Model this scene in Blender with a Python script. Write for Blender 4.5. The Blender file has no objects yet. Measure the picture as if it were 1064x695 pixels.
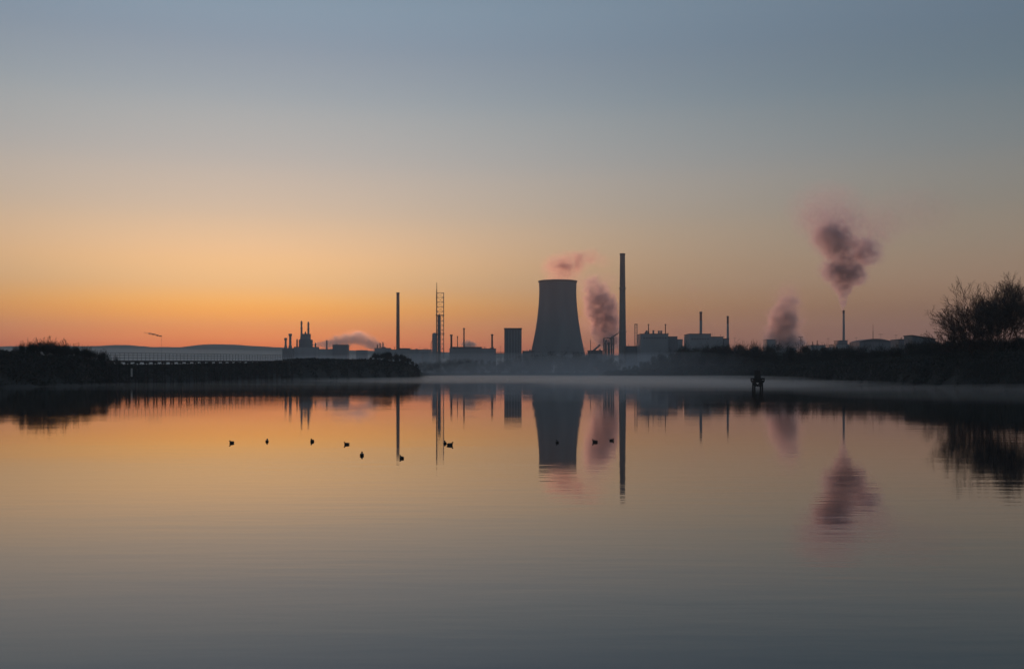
import bpy, math, random
import numpy as np
from mathutils import Vector, noise as mnoise

random.seed(7); rng = np.random.default_rng(7)
SC = bpy.context.scene
COL = SC.collection
F = 35/36*1064            # focal length in pixels of the photograph
CX, HY, CAMH = 532.0, 387.0, 3.5
R = math.radians
D2R = math.pi/180

# ------------------------------------------------------------------ helpers
def interp(x, table):
    return float(np.interp(x, [t[0] for t in table], [t[1] for t in table]))

def sstep(a, b, x):
    t = min(1.0, max(0.0, (x-a)/(b-a))); return t*t*(3-2*t)

def n3(x, y, z=0.0):
    return mnoise.noise(Vector((x, y, z)))

class MB:
    """collects faces and links them as ONE mesh object"""
    def __init__(s): s.v = []; s.f = []
    def box(s, x0, x1, y0, y1, z0, z1):
        b = len(s.v)
        s.v += [(x0,y0,z0),(x1,y0,z0),(x1,y1,z0),(x0,y1,z0),(x0,y0,z1),(x1,y0,z1),(x1,y1,z1),(x0,y1,z1)]
        s.f += [(b,b+3,b+2,b+1),(b+4,b+5,b+6,b+7),(b,b+1,b+5,b+4),(b+1,b+2,b+6,b+5),(b+2,b+3,b+7,b+6),(b+3,b,b+4,b+7)]
        return s
    def lathe(s, prof, n=24, x=0, y=0, cap=True):
        b = len(s.v)
        for r, z in prof:
            for k in range(n):
                a = 2*math.pi*k/n
                s.v.append((x+r*math.cos(a), y+r*math.sin(a), z))
        for i in range(len(prof)-1):
            for k in range(n):
                k2 = (k+1) % n
                s.f.append((b+i*n+k, b+i*n+k2, b+(i+1)*n+k2, b+(i+1)*n+k))
        if cap:
            s.f.append(tuple(b+k for k in range(n))[::-1])
            s.f.append(tuple(b+(len(prof)-1)*n+k for k in range(n)))
        return s
    def cyl(s, x, y, z0, z1, r0, r1=None, n=14):
        return s.lathe([(r0, z0), (r0 if r1 is None else r1, z1)], n, x, y)
    def tube(s, p, q, r0, r1=None, n=6):
        p = Vector(p); q = Vector(q); r1 = r0 if r1 is None else r1
        d = (q-p)
        if d.length < 1e-6: return s
        d.normalize()
        u = d.orthogonal().normalized(); w = d.cross(u)
        b = len(s.v)
        for c, r in ((p, r0), (q, r1)):
            for k in range(n):
                a = 2*math.pi*k/n
                s.v.append(tuple(c+u*(r*math.cos(a))+w*(r*math.sin(a))))
        for k in range(n):
            k2 = (k+1) % n
            s.f.append((b+k, b+k2, b+n+k2, b+n+k))
        s.f.append(tuple(b+k for k in range(n))[::-1]); s.f.append(tuple(b+n+k for k in range(n)))
        return s
    def prism(s, poly, y0, y1):
        """polygon in x-z, extruded along y"""
        b = len(s.v); n = len(poly)
        s.v += [(x, y0, z) for x, z in poly]+[(x, y1, z) for x, z in poly]
        s.f.append(tuple(range(b, b+n))); s.f.append(tuple(range(b+n, b+2*n))[::-1])
        for k in range(n):
            k2 = (k+1) % n
            s.f.append((b+k2, b+k, b+n+k, b+n+k2))
        return s
    def build(s, name, mat, parent=None, smooth=False):
        me = bpy.data.meshes.new(name)
        me.from_pydata([tuple(v) for v in s.v], [], s.f); me.update()
        if smooth: me.polygons.foreach_set('use_smooth', [True]*len(me.polygons))
        me.materials.append(mat)
        o = bpy.data.objects.new(name, me); COL.objects.link(o)
        if parent is not None: o.parent = parent
        return o

def tag(o, label=None, cat=None, group=None, kind=None):
    if label: o['label'] = label
    if cat: o['category'] = cat
    if group: o['group'] = group
    if kind: o['kind'] = kind
    return o

def empty(name, loc, label, cat, group=None, rz=0):
    o = bpy.data.objects.new(name, None); COL.objects.link(o)
    o.location = loc; o.rotation_euler = (0, 0, rz); o.empty_display_size = 1
    return tag(o, label, cat, group)

def copy_tree(root, loc, rz=0, label=None, scale=None):
    r = root.copy(); COL.objects.link(r); r.location = loc; r.rotation_euler = (0, 0, rz)
    if scale: r.scale = scale
    if label: r['label'] = label
    for ch in list(root.children):
        c = ch.copy(); COL.objects.link(c); c.parent = r
        for g in ch.children:
            d = g.copy(); COL.objects.link(d); d.parent = c
    return r

def at(px, D, y=None):
    """a point at depth D that the photograph shows at column px (and row y)"""
    return Vector(((px-CX)/F*D, D, CAMH+(HY-y)/F*D if y is not None else 0))

# ------------------------------------------------------------------ materials
def mat(name, col, rough=.85, var=.25, scale=.3, metal=0.0, streak=False):
    m = bpy.data.materials.new(name); m.use_nodes = True
    nt = m.node_tree; b = nt.nodes['Principled BSDF']
    tc = nt.nodes.new('ShaderNodeTexCoord'); mp = nt.nodes.new('ShaderNodeMapping')
    if streak: mp.inputs['Scale'].default_value = (1, 1, .15)
    nz = nt.nodes.new('ShaderNodeTexNoise'); nz.inputs['Scale'].default_value = scale; nz.inputs['Detail'].default_value = 6
    cr = nt.nodes.new('ShaderNodeValToRGB')
    cr.color_ramp.elements[0].position = .3; cr.color_ramp.elements[1].position = .7
    cr.color_ramp.elements[0].color = (*[c*(1-var) for c in col], 1)
    cr.color_ramp.elements[1].color = (*[min(1, c*(1+var)) for c in col], 1)
    L = nt.links.new
    L(tc.outputs['Object'], mp.inputs[0]); L(mp.outputs[0], nz.inputs['Vector'])
    L(nz.outputs[0], cr.inputs[0]); L(cr.outputs[0], b.inputs['Base Color'])
    b.inputs['Roughness'].default_value = rough; b.inputs['Metallic'].default_value = metal
    return m

M = dict(
    concrete=mat('weathered_concrete', (.22,.225,.23), .9, .2, .05, streak=True),
    old_concrete=mat('stained_concrete', (.22,.21,.20), .9, .25, .08, streak=True),
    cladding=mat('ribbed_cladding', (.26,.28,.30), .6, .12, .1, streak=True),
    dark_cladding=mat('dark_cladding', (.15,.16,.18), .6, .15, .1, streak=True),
    brick=mat('sooty_brick', (.20,.13,.10), .9, .25, .4),
    red_brick=mat('red_brick', (.30,.13,.09), .9, .2, .4),
    steel=mat('painted_steel', (.22,.23,.24), .5, .2, .4, .2),
    rust=mat('rusty_steel', (.16,.09,.06), .7, .3, .6, .3),
    roofing=mat('roof_felt', (.10,.10,.11), .8, .2, .2),
    white=mat('white_paint', (.78,.77,.74), .6, .06, 1.0),
    pale=mat('weathered_pale_paint', (.5,.49,.46), .7, .15, 1.0),
    timber=mat('tarred_timber', (.035,.03,.027), .8, .4, 1.5),
    bark=mat('bark', (.055,.045,.038), .9, .3, 2.0),
    twig=mat('winter_twigs', (.05,.04,.034), .9, .3, 1.0),
    scrub=mat('scrub_leaves', (.024,.026,.020), .85, .4, .5),
    ground=mat('rough_grass_ground', (.028,.027,.022), .95, .35, .12),
    hill=mat('wooded_hillside', (.06,.07,.045), .95, .35, .01),
    feather=mat('dark_feathers', (.045,.038,.032), .7, .4, 14.0),
    bill=mat('duck_bill', (.25,.2,.08), .5, .1, 20),
)

def water_material():
    m = bpy.data.materials.new('estuary_water'); m.use_nodes = True
    nt = m.node_tree; b = nt.nodes['Principled BSDF']; L = nt.links.new; N = nt.nodes.new
    b.inputs['Base Color'].default_value = (.022,.020,.019,1)
    b.inputs['Roughness'].default_value = .03; b.inputs['IOR'].default_value = 1.36
    tc = N('ShaderNodeTexCoord')
    def wave(scale, sx, sy, detail, rot=0):
        mp = N('ShaderNodeMapping'); mp.inputs['Scale'].default_value = (sx, sy, 1); mp.inputs['Rotation'].default_value = (0,0,rot)
        nz = N('ShaderNodeTexNoise'); nz.inputs['Scale'].default_value = scale; nz.inputs['Detail'].default_value = detail
        nz.inputs['Roughness'].default_value = .45
        L(tc.outputs['Object'], mp.inputs[0]); L(mp.outputs[0], nz.inputs['Vector'])
        return nz.outputs[0]
    def math_(op, a, c):
        n = N('ShaderNodeMath'); n.operation = op
        for i, q in enumerate((a, c)):
            if hasattr(q, 'node'): L(q, n.inputs[i])
            else: n.inputs[i].default_value = q
        return n.outputs[0]
    fine = wave(1.0, .55, 2.6, 3, R(9)); mid = wave(1.0, .17, .85, 3, R(-13)); long = wave(1.0, .045, .2, 4, R(21))
    patch = wave(1.0, .018, .05, 3)
    mr = N('ShaderNodeMapRange'); mr.inputs['From Min'].default_value = .38; mr.inputs['From Max'].default_value = .66
    mr.inputs['To Min'].default_value = .35; mr.inputs['To Max'].default_value = 1.5
    L(patch, mr.inputs[0])
    h = math_('ADD', math_('MULTIPLY', fine, .0022), math_('ADD', math_('MULTIPLY', mid, .0048), math_('MULTIPLY', long, .0030)))
    h = math_('MULTIPLY', h, mr.outputs[0])
    bp = N('ShaderNodeBump'); bp.inputs['Strength'].default_value = 1.0; bp.inputs['Distance'].default_value = WAVE
    L(h, bp.inputs['Height']); L(bp.outputs[0], b.inputs['Normal']); L(bp.outputs[0], b.inputs['Coat Normal'])
    b.inputs['Coat Weight'].default_value = .27; b.inputs['Coat Roughness'].default_value = .03; b.inputs['Coat IOR'].default_value = 1.36
    return m
WAVE = 1.0

# ------------------------------------------------------------------ world (pre-dawn sky)
SUN_AZ = math.atan((250-CX)/F)           # the glow stands over the wooded bank, left of the plant
SUN_EL = R(0.9)
HAZE_DENSITY = 1/6000
HAZE_R = 5300
# rows: elevation (deg); sky radiance towards the sun, and well away from it
SKY_SCALE = 5.0
ROWS = [0, .94, 1.77, 2.6, 3.7, 4.8, 6.45, 8.6, 11.3, 14.5, 17.5, 20.5, 32, 60, 90]
SKY_A = [(0.608,0.020,0.020),(0.750,0.066,0.020),(0.899,0.168,0.020),(1.030,0.321,0.026),(1.094,0.469,0.048),(0.908,0.527,0.195),(0.893,0.555,0.262),(0.659,0.497,0.332),(0.477,0.438,0.376),(0.342,0.379,0.380),(0.241,0.305,0.357),(0.203,0.288,0.355),(0.145,0.200,0.260),(0.090,0.130,0.180),(0.065,0.100,0.150)]
SKY_B = [(0.100,0.050,0.045),(0.100,0.050,0.045),(0.100,0.050,0.045),(0.130,0.065,0.045),(0.212,0.113,0.062),(0.275,0.167,0.097),(0.264,0.191,0.124),(0.212,0.184,0.137),(0.143,0.158,0.145),(0.090,0.132,0.148),(0.080,0.126,0.158),(0.109,0.151,0.190),(0.140,0.185,0.235),(0.090,0.130,0.180),(0.065,0.100,0.150)]
#SKYFIT
def make_world():
    w = bpy.data.worlds.new('World'); SC.world = w; w.use_nodes = True
    nt = w.node_tree; L = nt.links.new; N = nt.nodes.new
    for n in list(nt.nodes): nt.nodes.remove(n)
    out = N('ShaderNodeOutputWorld')
    def mth(op, a, b=None, c=None):
        n = N('ShaderNodeMath'); n.operation = op
        for i, q in enumerate((a, b, c)):
            if q is None: continue
            if hasattr(q, 'node'): L(q, n.inputs[i])
            else: n.inputs[i].default_value = q
        return n.outputs[0]
    tc = N('ShaderNodeTexCoord'); sp = N('ShaderNodeSeparateXYZ')
    nv = N('ShaderNodeVectorMath'); nv.operation = 'NORMALIZE'
    L(tc.outputs['Generated'], nv.inputs[0]); L(nv.outputs[0], sp.inputs[0])
    elev = mth('ARCSINE', sp.outputs[2])
    t = mth('MAXIMUM', mth('DIVIDE', elev, math.pi/2), 0.0)
    t = mth('POWER', t, 0.5)             # spreads the bands near the horizon
    az = mth('ARCTAN2', sp.outputs[0], sp.outputs[1])
    da = mth('WRAP', mth('SUBTRACT', az, SUN_AZ), math.pi, -math.pi)
    mw = N('ShaderNodeMapRange'); mw.interpolation_type = 'SMOOTHSTEP'
    for k_, v_ in (('From Min', R(4)), ('From Max', R(13)), ('To Min', R(17)*2), ('To Max', R(30)*2)): mw.inputs[k_].default_value = v_
    L(elev, mw.inputs[0])
    q = mth('DIVIDE', da, mw.outputs[0])     # the glow widens with height
    wgt = mth('POWER', mth('DIVIDE', 1.0, mth('ADD', 1.0, mth('MULTIPLY', q, q))), 4.0)
    def ramp(cols):
        r = N('ShaderNodeValToRGB'); cr = r.color_ramp; cr.interpolation = 'CARDINAL'
        while len(cr.elements) < len(ROWS): cr.elements.new(.5)
        for i, e in enumerate(ROWS): cr.elements[i].position = min(1, math.sqrt(e/90))
        for i, c in enumerate(cols): cr.elements[i].color = (*[max(0, v)/SKY_SCALE for v in c], 1)
        L(t, r.inputs[0]); return r.outputs[0]
    mx = N('ShaderNodeMix'); mx.data_type = 'RGBA'; mx.clamp_factor = True
    L(wgt, mx.inputs[0]); L(ramp(SKY_B), mx.inputs[6]); L(ramp(SKY_A), mx.inputs[7])
    bg = N('ShaderNodeBackground'); bg.inputs[1].default_value = SKY_SCALE
    L(mx.outputs[2], bg.inputs[0])
    sky = N('ShaderNodeTexSky'); sky.sky_type = 'NISHITA'; sky.sun_disc = False
    sky.sun_elevation = SUN_EL; sky.sun_rotation = SUN_AZ; sky.dust_density = 1.0; sky.ozone_density = 3.0; sky.altitude = 0
    bg2 = N('ShaderNodeBackground'); bg2.inputs[1].default_value = 0.05
    L(sky.outputs[0], bg2.inputs[0])
    ad = N('ShaderNodeAddShader'); L(bg.outputs[0], ad.inputs[0]); L(bg2.outputs[0], ad.inputs[1])
    L(ad.outputs[0], out.inputs[0])
make_world()

sun = bpy.data.lights.new('sun', 'SUN'); sun.energy = 2.2; sun.angle = R(.6); sun.color = (1, .40, .23)
so = bpy.data.objects.new('sun', sun); COL.objects.link(so)
sd = Vector((math.sin(SUN_AZ)*math.cos(SUN_EL), math.cos(SUN_AZ)*math.cos(SUN_EL), math.sin(SUN_EL)))
so.rotation_euler = sd.to_track_quat('Z', 'Y').to_euler(); so.location = sd*60+Vector((0,0,60))

# ------------------------------------------------------------------ ground, water, hills
SHORE = [(-1400,170),(-600,200),(-200,215),(0,236),(85,256),(108,282),(200,338),(300,412),(380,490),(424,545),(433,575),(438,640),(443,780),(450,1000),(615,1010),(626,900),(640,800),(700,620),(780,450),(860,320),(940,250),(1000,222),(1064,205),(1300,170),(2400,120)]
CREST = [(-1400,6),(-200,7),(0,7.2),(90,6.2),(112,4.9),(200,5.6),(262,6.4),(300,8.2),(380,9.3),(420,8.6),(428,7.4),(435,4.6),(442,1.6),(450,2.4),(620,3),(700,5),(800,5),(900,5.8),(1000,6.6),(1064,6.8),(1300,6.5),(2400,5)]
def shore_r(az):
    a = abs(az)
    pxv = CX+F*math.tan(max(-1.1, min(1.1, az)))
    r = interp(pxv, SHORE)/math.cos(max(-1.1, min(1.1, az)))
    if a > 1.1: r = r+(20-r)*sstep(1.1, 1.75, a)
    return r*(1+.012*n3(pxv*.05, 3.1)+.006*n3(pxv*.21, 8.1)), pxv
def ground_z(x, y):
    r = math.hypot(x, y); az = math.atan2(x, y)
    rs, pxv = shore_r(az); d = r-rs
    if d > 0:
        cr = interp(pxv, CREST)
        w = 9+rs*.03
        z = .35*sstep(0, 3, d)+cr*sstep(1, w, d)*(1+.10*n3(x*.03, y*.03, 2))+.25*n3(x*.15, y*.15, 5)*sstep(0, w, d)
        z = z+(3.8-z)*sstep(w+40, w+140, d)
    else:
        z = -2.5*sstep(0, 14, -d)
    if r < 160:
        edge = 6.2+.8*n3(x*.2, 1.7)
        zc = 1.85*sstep(edge+.2, edge-5.5, y)-2.2*(1-sstep(edge+6, edge, y))+.05*n3(x*.9, y*.9)
        z = max(z, zc)
    return z

def build_ground():
    azs = list(np.concatenate([np.linspace(-180,-75,30)[:-1], np.linspace(-75,-29,60)[:-1], np.linspace(-29,29,420)[:-1], np.linspace(29,75,60)[:-1], np.linspace(75,180,30)[:-1]]))
    rs = [0]+list(np.linspace(1.5, 14, 14))+list(14*np.power(5200/14, np.linspace(0,1,190))[1:])
    mb = MB(); n = len(azs)
    mb.v.append((0,0,ground_z(0,.001)))
    for r in rs[1:]:
        for a in azs:
            x = r*math.sin(a*D2R); y = r*math.cos(a*D2R)
            mb.v.append((x, y, ground_z(x, y)))
    for k in range(n): mb.f.append((0, 1+(k+1) % n, 1+k))
    for i in range(len(rs)-2):
        b = 1+i*n; c = b+n
        for k in range(n):
            k2 = (k+1) % n
            mb.f.append((b+k, b+k2, c+k2, c+k))
    return tag(mb.build('ground', M['ground'], smooth=True), kind='structure')
build_ground()

mb = MB()
w_r = [0, 20, 60, 200, 600, 1500]
mb.v.append((0,0,0)); n = 64
for r in w_r[1:]:
    for k in range(n): mb.v.append((r*math.sin(2*math.pi*k/n), r*math.cos(2*math.pi*k/n), 0))
for k in range(n): mb.f.append((0, 1+(k+1)%n, 1+k))
for i in range(len(w_r)-2):
    b = 1+i*n; c = b+n
    for k in range(n): mb.f.append((b+k, b+(k+1)%n, c+(k+1)%n, c+k))
tag(mb.build('water', water_material()), kind='structure')

HILL = [(-900,366),(-300,362),(0,360),(100,359.5),(130,358.2),(160,360.5),(190,361),(205,358.4),(215,357.5),(235,357.7),(260,359.2),(290,361),(320,362.5),(350,364),(420,365),(520,367),(640,369),(800,369),(1000,371),(1900,374)]
mb = MB(); pxs = np.arange(-900, 1901, 5.0)
crossz = [(-700,0),(-520,.28),(-330,.62),(-150,.9),(0,1),(200,.86),(420,.4),(600,0)]
for px in pxs:
    zc = CAMH+(HY-interp(px, HILL))/F*4300
    for dy, q in crossz:
        p = at(px, 4300); k = (4300+dy)/4300
        zz = 3+(zc-3)*q*(1+.02*n3(px*.03, dy*.01))+(1.8*n3(px*.35, dy*.05, 3)+1.5*n3(px*.9, dy*.05, 8))*q
        mb.v.append((p.x*k if False else p.x, 4300+dy, zz))
nr = len(crossz)
for i in range(len(pxs)-1):
    for j in range(nr-1):
        a = i*nr+j; mb.f.append((a, a+nr, a+nr+1, a+1))
tag(mb.build('hills', M['hill'], smooth=True), kind='structure')

# ------------------------------------------------------------------ vegetation
def grow(mbs, p, d, length, rad, depth, cfg, segs=5):
    """a limb with side limbs; mbs[0] trunk mesh, mbs[1] crown mesh"""
    tgt = mbs[0] if depth == cfg['depth'] else mbs[1]
    step = length/segs; pts = [p.copy()]
    d = d.copy()
    for i in range(segs):
        d = (d+Vector((random.gauss(0,1),random.gauss(0,1),random.gauss(0,1)))*cfg['wob']+Vector((0,0,cfg['up']))).normalized()
        q = pts[-1]+d*step
        r0 = rad*(1-.8*i/segs); r1 = rad*(1-.8*(i+1)/segs)
        tgt.tube(pts[-1], q, max(r0, cfg['rmin']), max(r1, cfg['rmin']*.8), 4 if depth == cfg['depth'] else 3)
        pts.append(q)
        if depth > 0 and (i > 1 or depth < cfg['depth']):
            for _ in range(cfg['kids']):
                side = d.orthogonal().normalized()
                side.rotate(__import__('mathutils').Quaternion(d, random.uniform(0, 2*math.pi)))
                ang = random.uniform(.35, .85)
                nd = (d*math.cos(ang)+side*math.sin(ang)).normalized()
                grow(mbs, q, nd, length*random.uniform(.38, .62)*(1-.35*i/segs), max(r1*.55, cfg['rmin']), depth-1, cfg, max(2, segs-1))

def bare_tree(name, label, cat, loc, height, spread, lean, stems, group=None, depth=3, kids=2, rmin=.02, rad=.17, seed=1):
    random.seed(seed)
    root = empty(name, loc, label, cat, group)
    a, b = MB(), MB()
    cfg = dict(depth=depth, wob=.10, up=.06, kids=kids, rmin=rmin)
    for s in range(stems):
        az = 2*math.pi*(s+random.random()*.7)/stems
        tilt = spread*math.sqrt(random.uniform(.05, 1))
        d = Vector((math.sin(tilt)*math.cos(az)+lean, math.sin(tilt)*math.sin(az), math.cos(tilt))).normalized()
        grow((a, b), Vector((.3*math.cos(az), .3*math.sin(az), -.4)), d, height*random.uniform(.72, .98), rad*random.uniform(.7, 1.1), depth, cfg, 6)
    a.build('trunk', M['bark'], root); b.build('crown', M['twig'], root)
    return root

def shrub_mesh(height, width, twigs, leaves, seed, low=.35):
    """low winter shrub: stems, twigs and scraps of dead leaf spread through its volume"""
    random.seed(seed); a, b = MB(), MB()
    for s in range(7):
        az = random.uniform(0, 6.28); t = random.uniform(.05, .75)
        d = Vector((math.sin(t)*math.cos(az), math.sin(t)*math.sin(az), math.cos(t)))
        a.tube((0,0,-.3), d*height*random.uniform(.5,.8), .06, .025, 4)
    lobes = [(random.uniform(-.36,.36)*width, random.uniform(-.36,.36)*width, random.uniform(low,.68)*height, random.uniform(.20,.38)) for _ in range(9 if low > .3 else 13)]
    def pick():
        lx, ly, lz, lr = random.choice(lobes)
        v = Vector((random.gauss(0,1), random.gauss(0,1), random.gauss(0,1))).normalized()*(random.random()**.5)
        return Vector((lx+v.x*lr*width*.55, ly+v.y*lr*width*.55, max(.05, lz+v.z*lr*height*.75)))
    for _ in range(twigs):
        p = pick(); d = Vector((p.x*.5/width+random.gauss(0,.35), p.y*.5/width+random.gauss(0,.35), .8+random.random()*.4)).normalized()
        l = random.uniform(.35, 1.0)*height*.2
        b.tube(p-d*l*.5, p+d*l*.6, .022, .012, 3)
    for _ in range(twigs//30):
        p = pick(); p.z = max(p.z, height*.55); d = Vector((random.gauss(0,.3), random.gauss(0,.3), 1)).normalized(); l = random.uniform(.18,.38)*height
        b.tube(p, p+d*l, .03, .012, 3)
        for _k in range(4):
            q = p+d*l*random.uniform(.4,.95); e = (d+Vector((random.gauss(0,.5), random.gauss(0,.5), 0))).normalized(); b.tube(q, q+e*l*.35, .018, .01, 3)
    for _ in range(leaves):
        p = pick(); s = random.uniform(.05, .14)*(.6+height*.1)
        u = Vector((random.gauss(0,1), random.gauss(0,1), random.gauss(0,1))).normalized(); w = u.orthogonal().normalized()
        i = len(b.v); b.v += [tuple(p-u*s-w*s*.6), tuple(p+u*s-w*s*.5), tuple(p+u*s*.8+w*s*.6), tuple(p-u*s*.9+w*s*.5)]; b.f.append((i,i+1,i+2,i+3))
    return a, b

def shrub(name, label, cat, loc, h, w, twigs, leaves, seed, group=None, low=.35):
    root = empty(name, loc, label, cat, group)
    a, b = shrub_mesh(h, w, twigs, leaves, seed, low)
    a.build('stem', M['bark'], root); b.build('crown', M['scrub'], root)
    return root

def on_ground(px, D, dz=0):
    p = at(px, D); p.z = ground_z(p.x, p.y)+dz; return p

# undergrowth on the banks: uncountable stems and brambles
def undergrowth(name, label, px0, px1, n, hmax, d0, d1, seed):
    random.seed(seed); mb = MB()
    for _ in range(n):
        px = random.uniform(px0, px1); az = math.atan((px-CX)/F)
        rs, _p = shore_r(az)
        d = d0+(d1-d0)*random.random()**1.3
        r = rs+d; x = r*math.sin(az); y = r*math.cos(az); z = ground_z(x, y)
        clump = .35+.65*max(0, .5+.8*n3(x*.09, y*.05, 7))
        k = rs/260
        h = hmax*clump*random.uniform(.25, 1)*min(1, .35+d/12)
        if random.random() < .45:
            dx, dy = random.gauss(0,.18)*h, random.gauss(0,.18)*h
            mb.tube((x,y,z-.1), (x+dx,y+dy,z+h), .035*k, .012*k, 3)
        else:
            zz = z+h*random.uniform(.1,.95); s = random.uniform(.12,.34)*k
            u = Vector((random.gauss(0,1), random.gauss(0,1), random.gauss(0,.7))).normalized(); w = u.orthogonal().normalized(); p = Vector((x,y,zz)); i = len(mb.v)
            mb.v += [tuple(p-u*s-w*s*.6), tuple(p+u*s-w*s*.5), tuple(p+u*s*.8+w*s*.6), tuple(p-u*s*.9+w*s*.5)]; mb.f.append((i,i+1,i+2,i+3))
    return tag(mb.build(name, M['scrub']), label, 'undergrowth', kind='stuff')
undergrowth('undergrowth', 'dark tangled scrub covering the near bank beside the jetty', -120, 118, 26000, 2.4, 1, 40, 3)
undergrowth('undergrowth', 'dark scrub along the long embankment behind and beyond the jetty', 112, 436, 20000, 1.5, 1, 30, 4)
undergrowth('undergrowth', 'black scrub and brambles along the bank below the big bare trees', 860, 1200, 30000, 2.8, 1, 34, 5)
undergrowth('undergrowth', 'hazy scrub on the receding bank behind the navigation beacon', 628, 862, 22000, 3.2, 1, 30, 6)

def place_shrubs(protos, spots, grp, label):
    for i, (px, D, s, rz) in enumerate(spots):
        p = on_ground(px, D, -.1)
        pr = protos[i % len(protos)]
        if not pr.get('used'):
            pr['used'] = 1; pr.location = p; pr.rotation_euler.z = rz; pr.scale = (s, s, s)
            pr['label'] = label if isinstance(label, str) else label(px); pr['group'] = grp
        else:
            copy_tree(pr, p, rz, label if isinstance(label, str) else label(px), (s, s, s))['group'] = grp

# near bank: ragged bushes standing on the skyline
protos = [shrub('shrub', 'x', 'shrub', (0,0,0), 4.0, 5.6, 950, 170, 20+k) for k in range(3)]
sp = []
random.seed(11)
for px, ytop in [(-30,360),(-12,362),(3,362),(14,363),(24,358),(31,353.5),(39,354),(47,353),(54,352),(61,354),(69,359),(77,358),(84,360.5),(92,361),(100,362),(108,365),(114,369)]:
    D = interp(px, SHORE)+24+random.uniform(-6, 10)
    z = on_ground(px, D).z; h = CAMH+(HY-ytop)/F*D-z
    sp.append((px, D, max(.4, h/3.9), random.uniform(0, 6)))
place_shrubs(protos, sp, 'bushes on the near bank skyline', 'ragged dark bush on the skyline of the scrubby bank before the jetty')
for p in protos: del p['used']

# rounded end of the embankment
protos = [shrub('shrub', 'x', 'shrub', (0,0,0), 5.0, 7.0, 900, 1800, 40+k, None, .12) for k in range(2)]
sp = []
for px, ytop in [(372,374),(379,373),(385,370.5),(391,367.5),(396,365),(401,364.5),(407,365.5),(413,367),(419,368.5),(424,370.5),(428.5,374.5),(431.5,378),(434,381.5),(436.5,385)]:
    D = interp(px, SHORE)+24
    z = on_ground(px, D).z; h = CAMH+(HY-ytop)/F*D-z
    sp.append((px, D, max(.22, h/4.7), random.uniform(0, 6)))
place_shrubs(protos, sp, 'bushes on the embankment end', 'dark rounded bush in the clump at the far end of the embankment')
for p in protos: del p['used']

# line of trees along the far shore, softened by haze
protos = [shrub('tree', 'x', 'tree', (0,0,0), 12.0, 14.0, 500, 2200, 60+k, None, .10) for k in range(3)]
sp = []
random.seed(21)
px = 436
while px < 640:
    yt = interp(px, [(436,379),(470,375),(520,377),(545,374),(560,371),(600,370),(625,372),(640,375)])+random.uniform(-2.5,2.5)
    D = 1025+random.uniform(0, 50)
    if px > 622: D -= 110
    z = on_ground(px, D).z; h = CAMH+(HY-yt)/F*D-z
    sp.append((px, D, max(.5, h/9.0), random.uniform(0,6))); px += random.uniform(4.5, 8)
place_shrubs(protos, sp, 'hazy trees along the far shore', 'small hazy tree in the row on the far shore below the cooling tower')
for p in protos: del p['used']

# trees on the receding bank between plant and beacon
protos = [shrub('tree', 'x', 'tree', (0,0,0), 9.0, 11.0, 1100, 3000, 80+k, None, .12) for k in range(3)]
sp = []
px = 636
while px < 1112:
    yt = interp(px, [(630,384),(650,378),(672,376),(690,372),(702,364),(716,361),(735,364),(757,362),(768,360),(785,359),(795,362),(815,363),(840,361),(862,363),(895,362),(930,361),(965,357),(1000,353.5),(1040,351.5),(1110,351.5)])+random.choice([-2.6,-1,0,1,2.5,3.5])+random.uniform(-1,1)
    D = interp(px, SHORE)*1.07+26+random.uniform(0, 22)
    z = on_ground(px, D).z; h = CAMH+(HY-yt)/F*D-z
    sp.append((px, D, max(.3, h/7.4), random.uniform(0,6))); px += random.uniform(4.5, 7.5)
place_shrubs(protos, sp, 'scrubby trees on the receding bank', lambda px: 'hazy grey scrubby tree on the receding bank below the works buildings, before the beacon' if px < 770 else ('dark scrubby tree on the bank between the beacon and the big bare trees' if px < 960 else 'black scrubby bush on the bank at the feet of the big bare trees'))
for p in protos: del p['used']

# the big bare trees
def bt(px, D, ytop, spread, lean, stems, label, seed, rad=.17):
    p = on_ground(px, D, -.2); h = CAMH+(HY-ytop)/F*D-p.z
    return bare_tree('bare_tree', label, 'tree', p, h, spread, lean, stems, 'bare trees on the bank', seed=seed, rad=rad)
bt(1040, 236, 308, .85, -.08, 11, 'broad bare tree with a dense fan of upswept twigs, next to the tallest', 101, .12)
bt(1066, 232, 300, .75, .0, 11, 'tallest dense bare tree, rising beside the picture edge', 102, .14)
bt(1018, 240, 320, .9, -.10, 10, 'low bare tree with arching twigs, nearest the sloping roof shed', 103, .10)
bt(1028, 244, 312, .8, -.04, 10, 'bare tree with fine twigs standing a little behind the others in the row', 106, .11)
bt(1090, 236, 309, .75, 0, 10, 'bare tree reaching in from beyond the picture edge', 104, .13)
bt(999, 242, 338, .95, -.10, 9, 'smallest bare bush tree at the water end of the row of bare trees', 105, .08)

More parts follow.
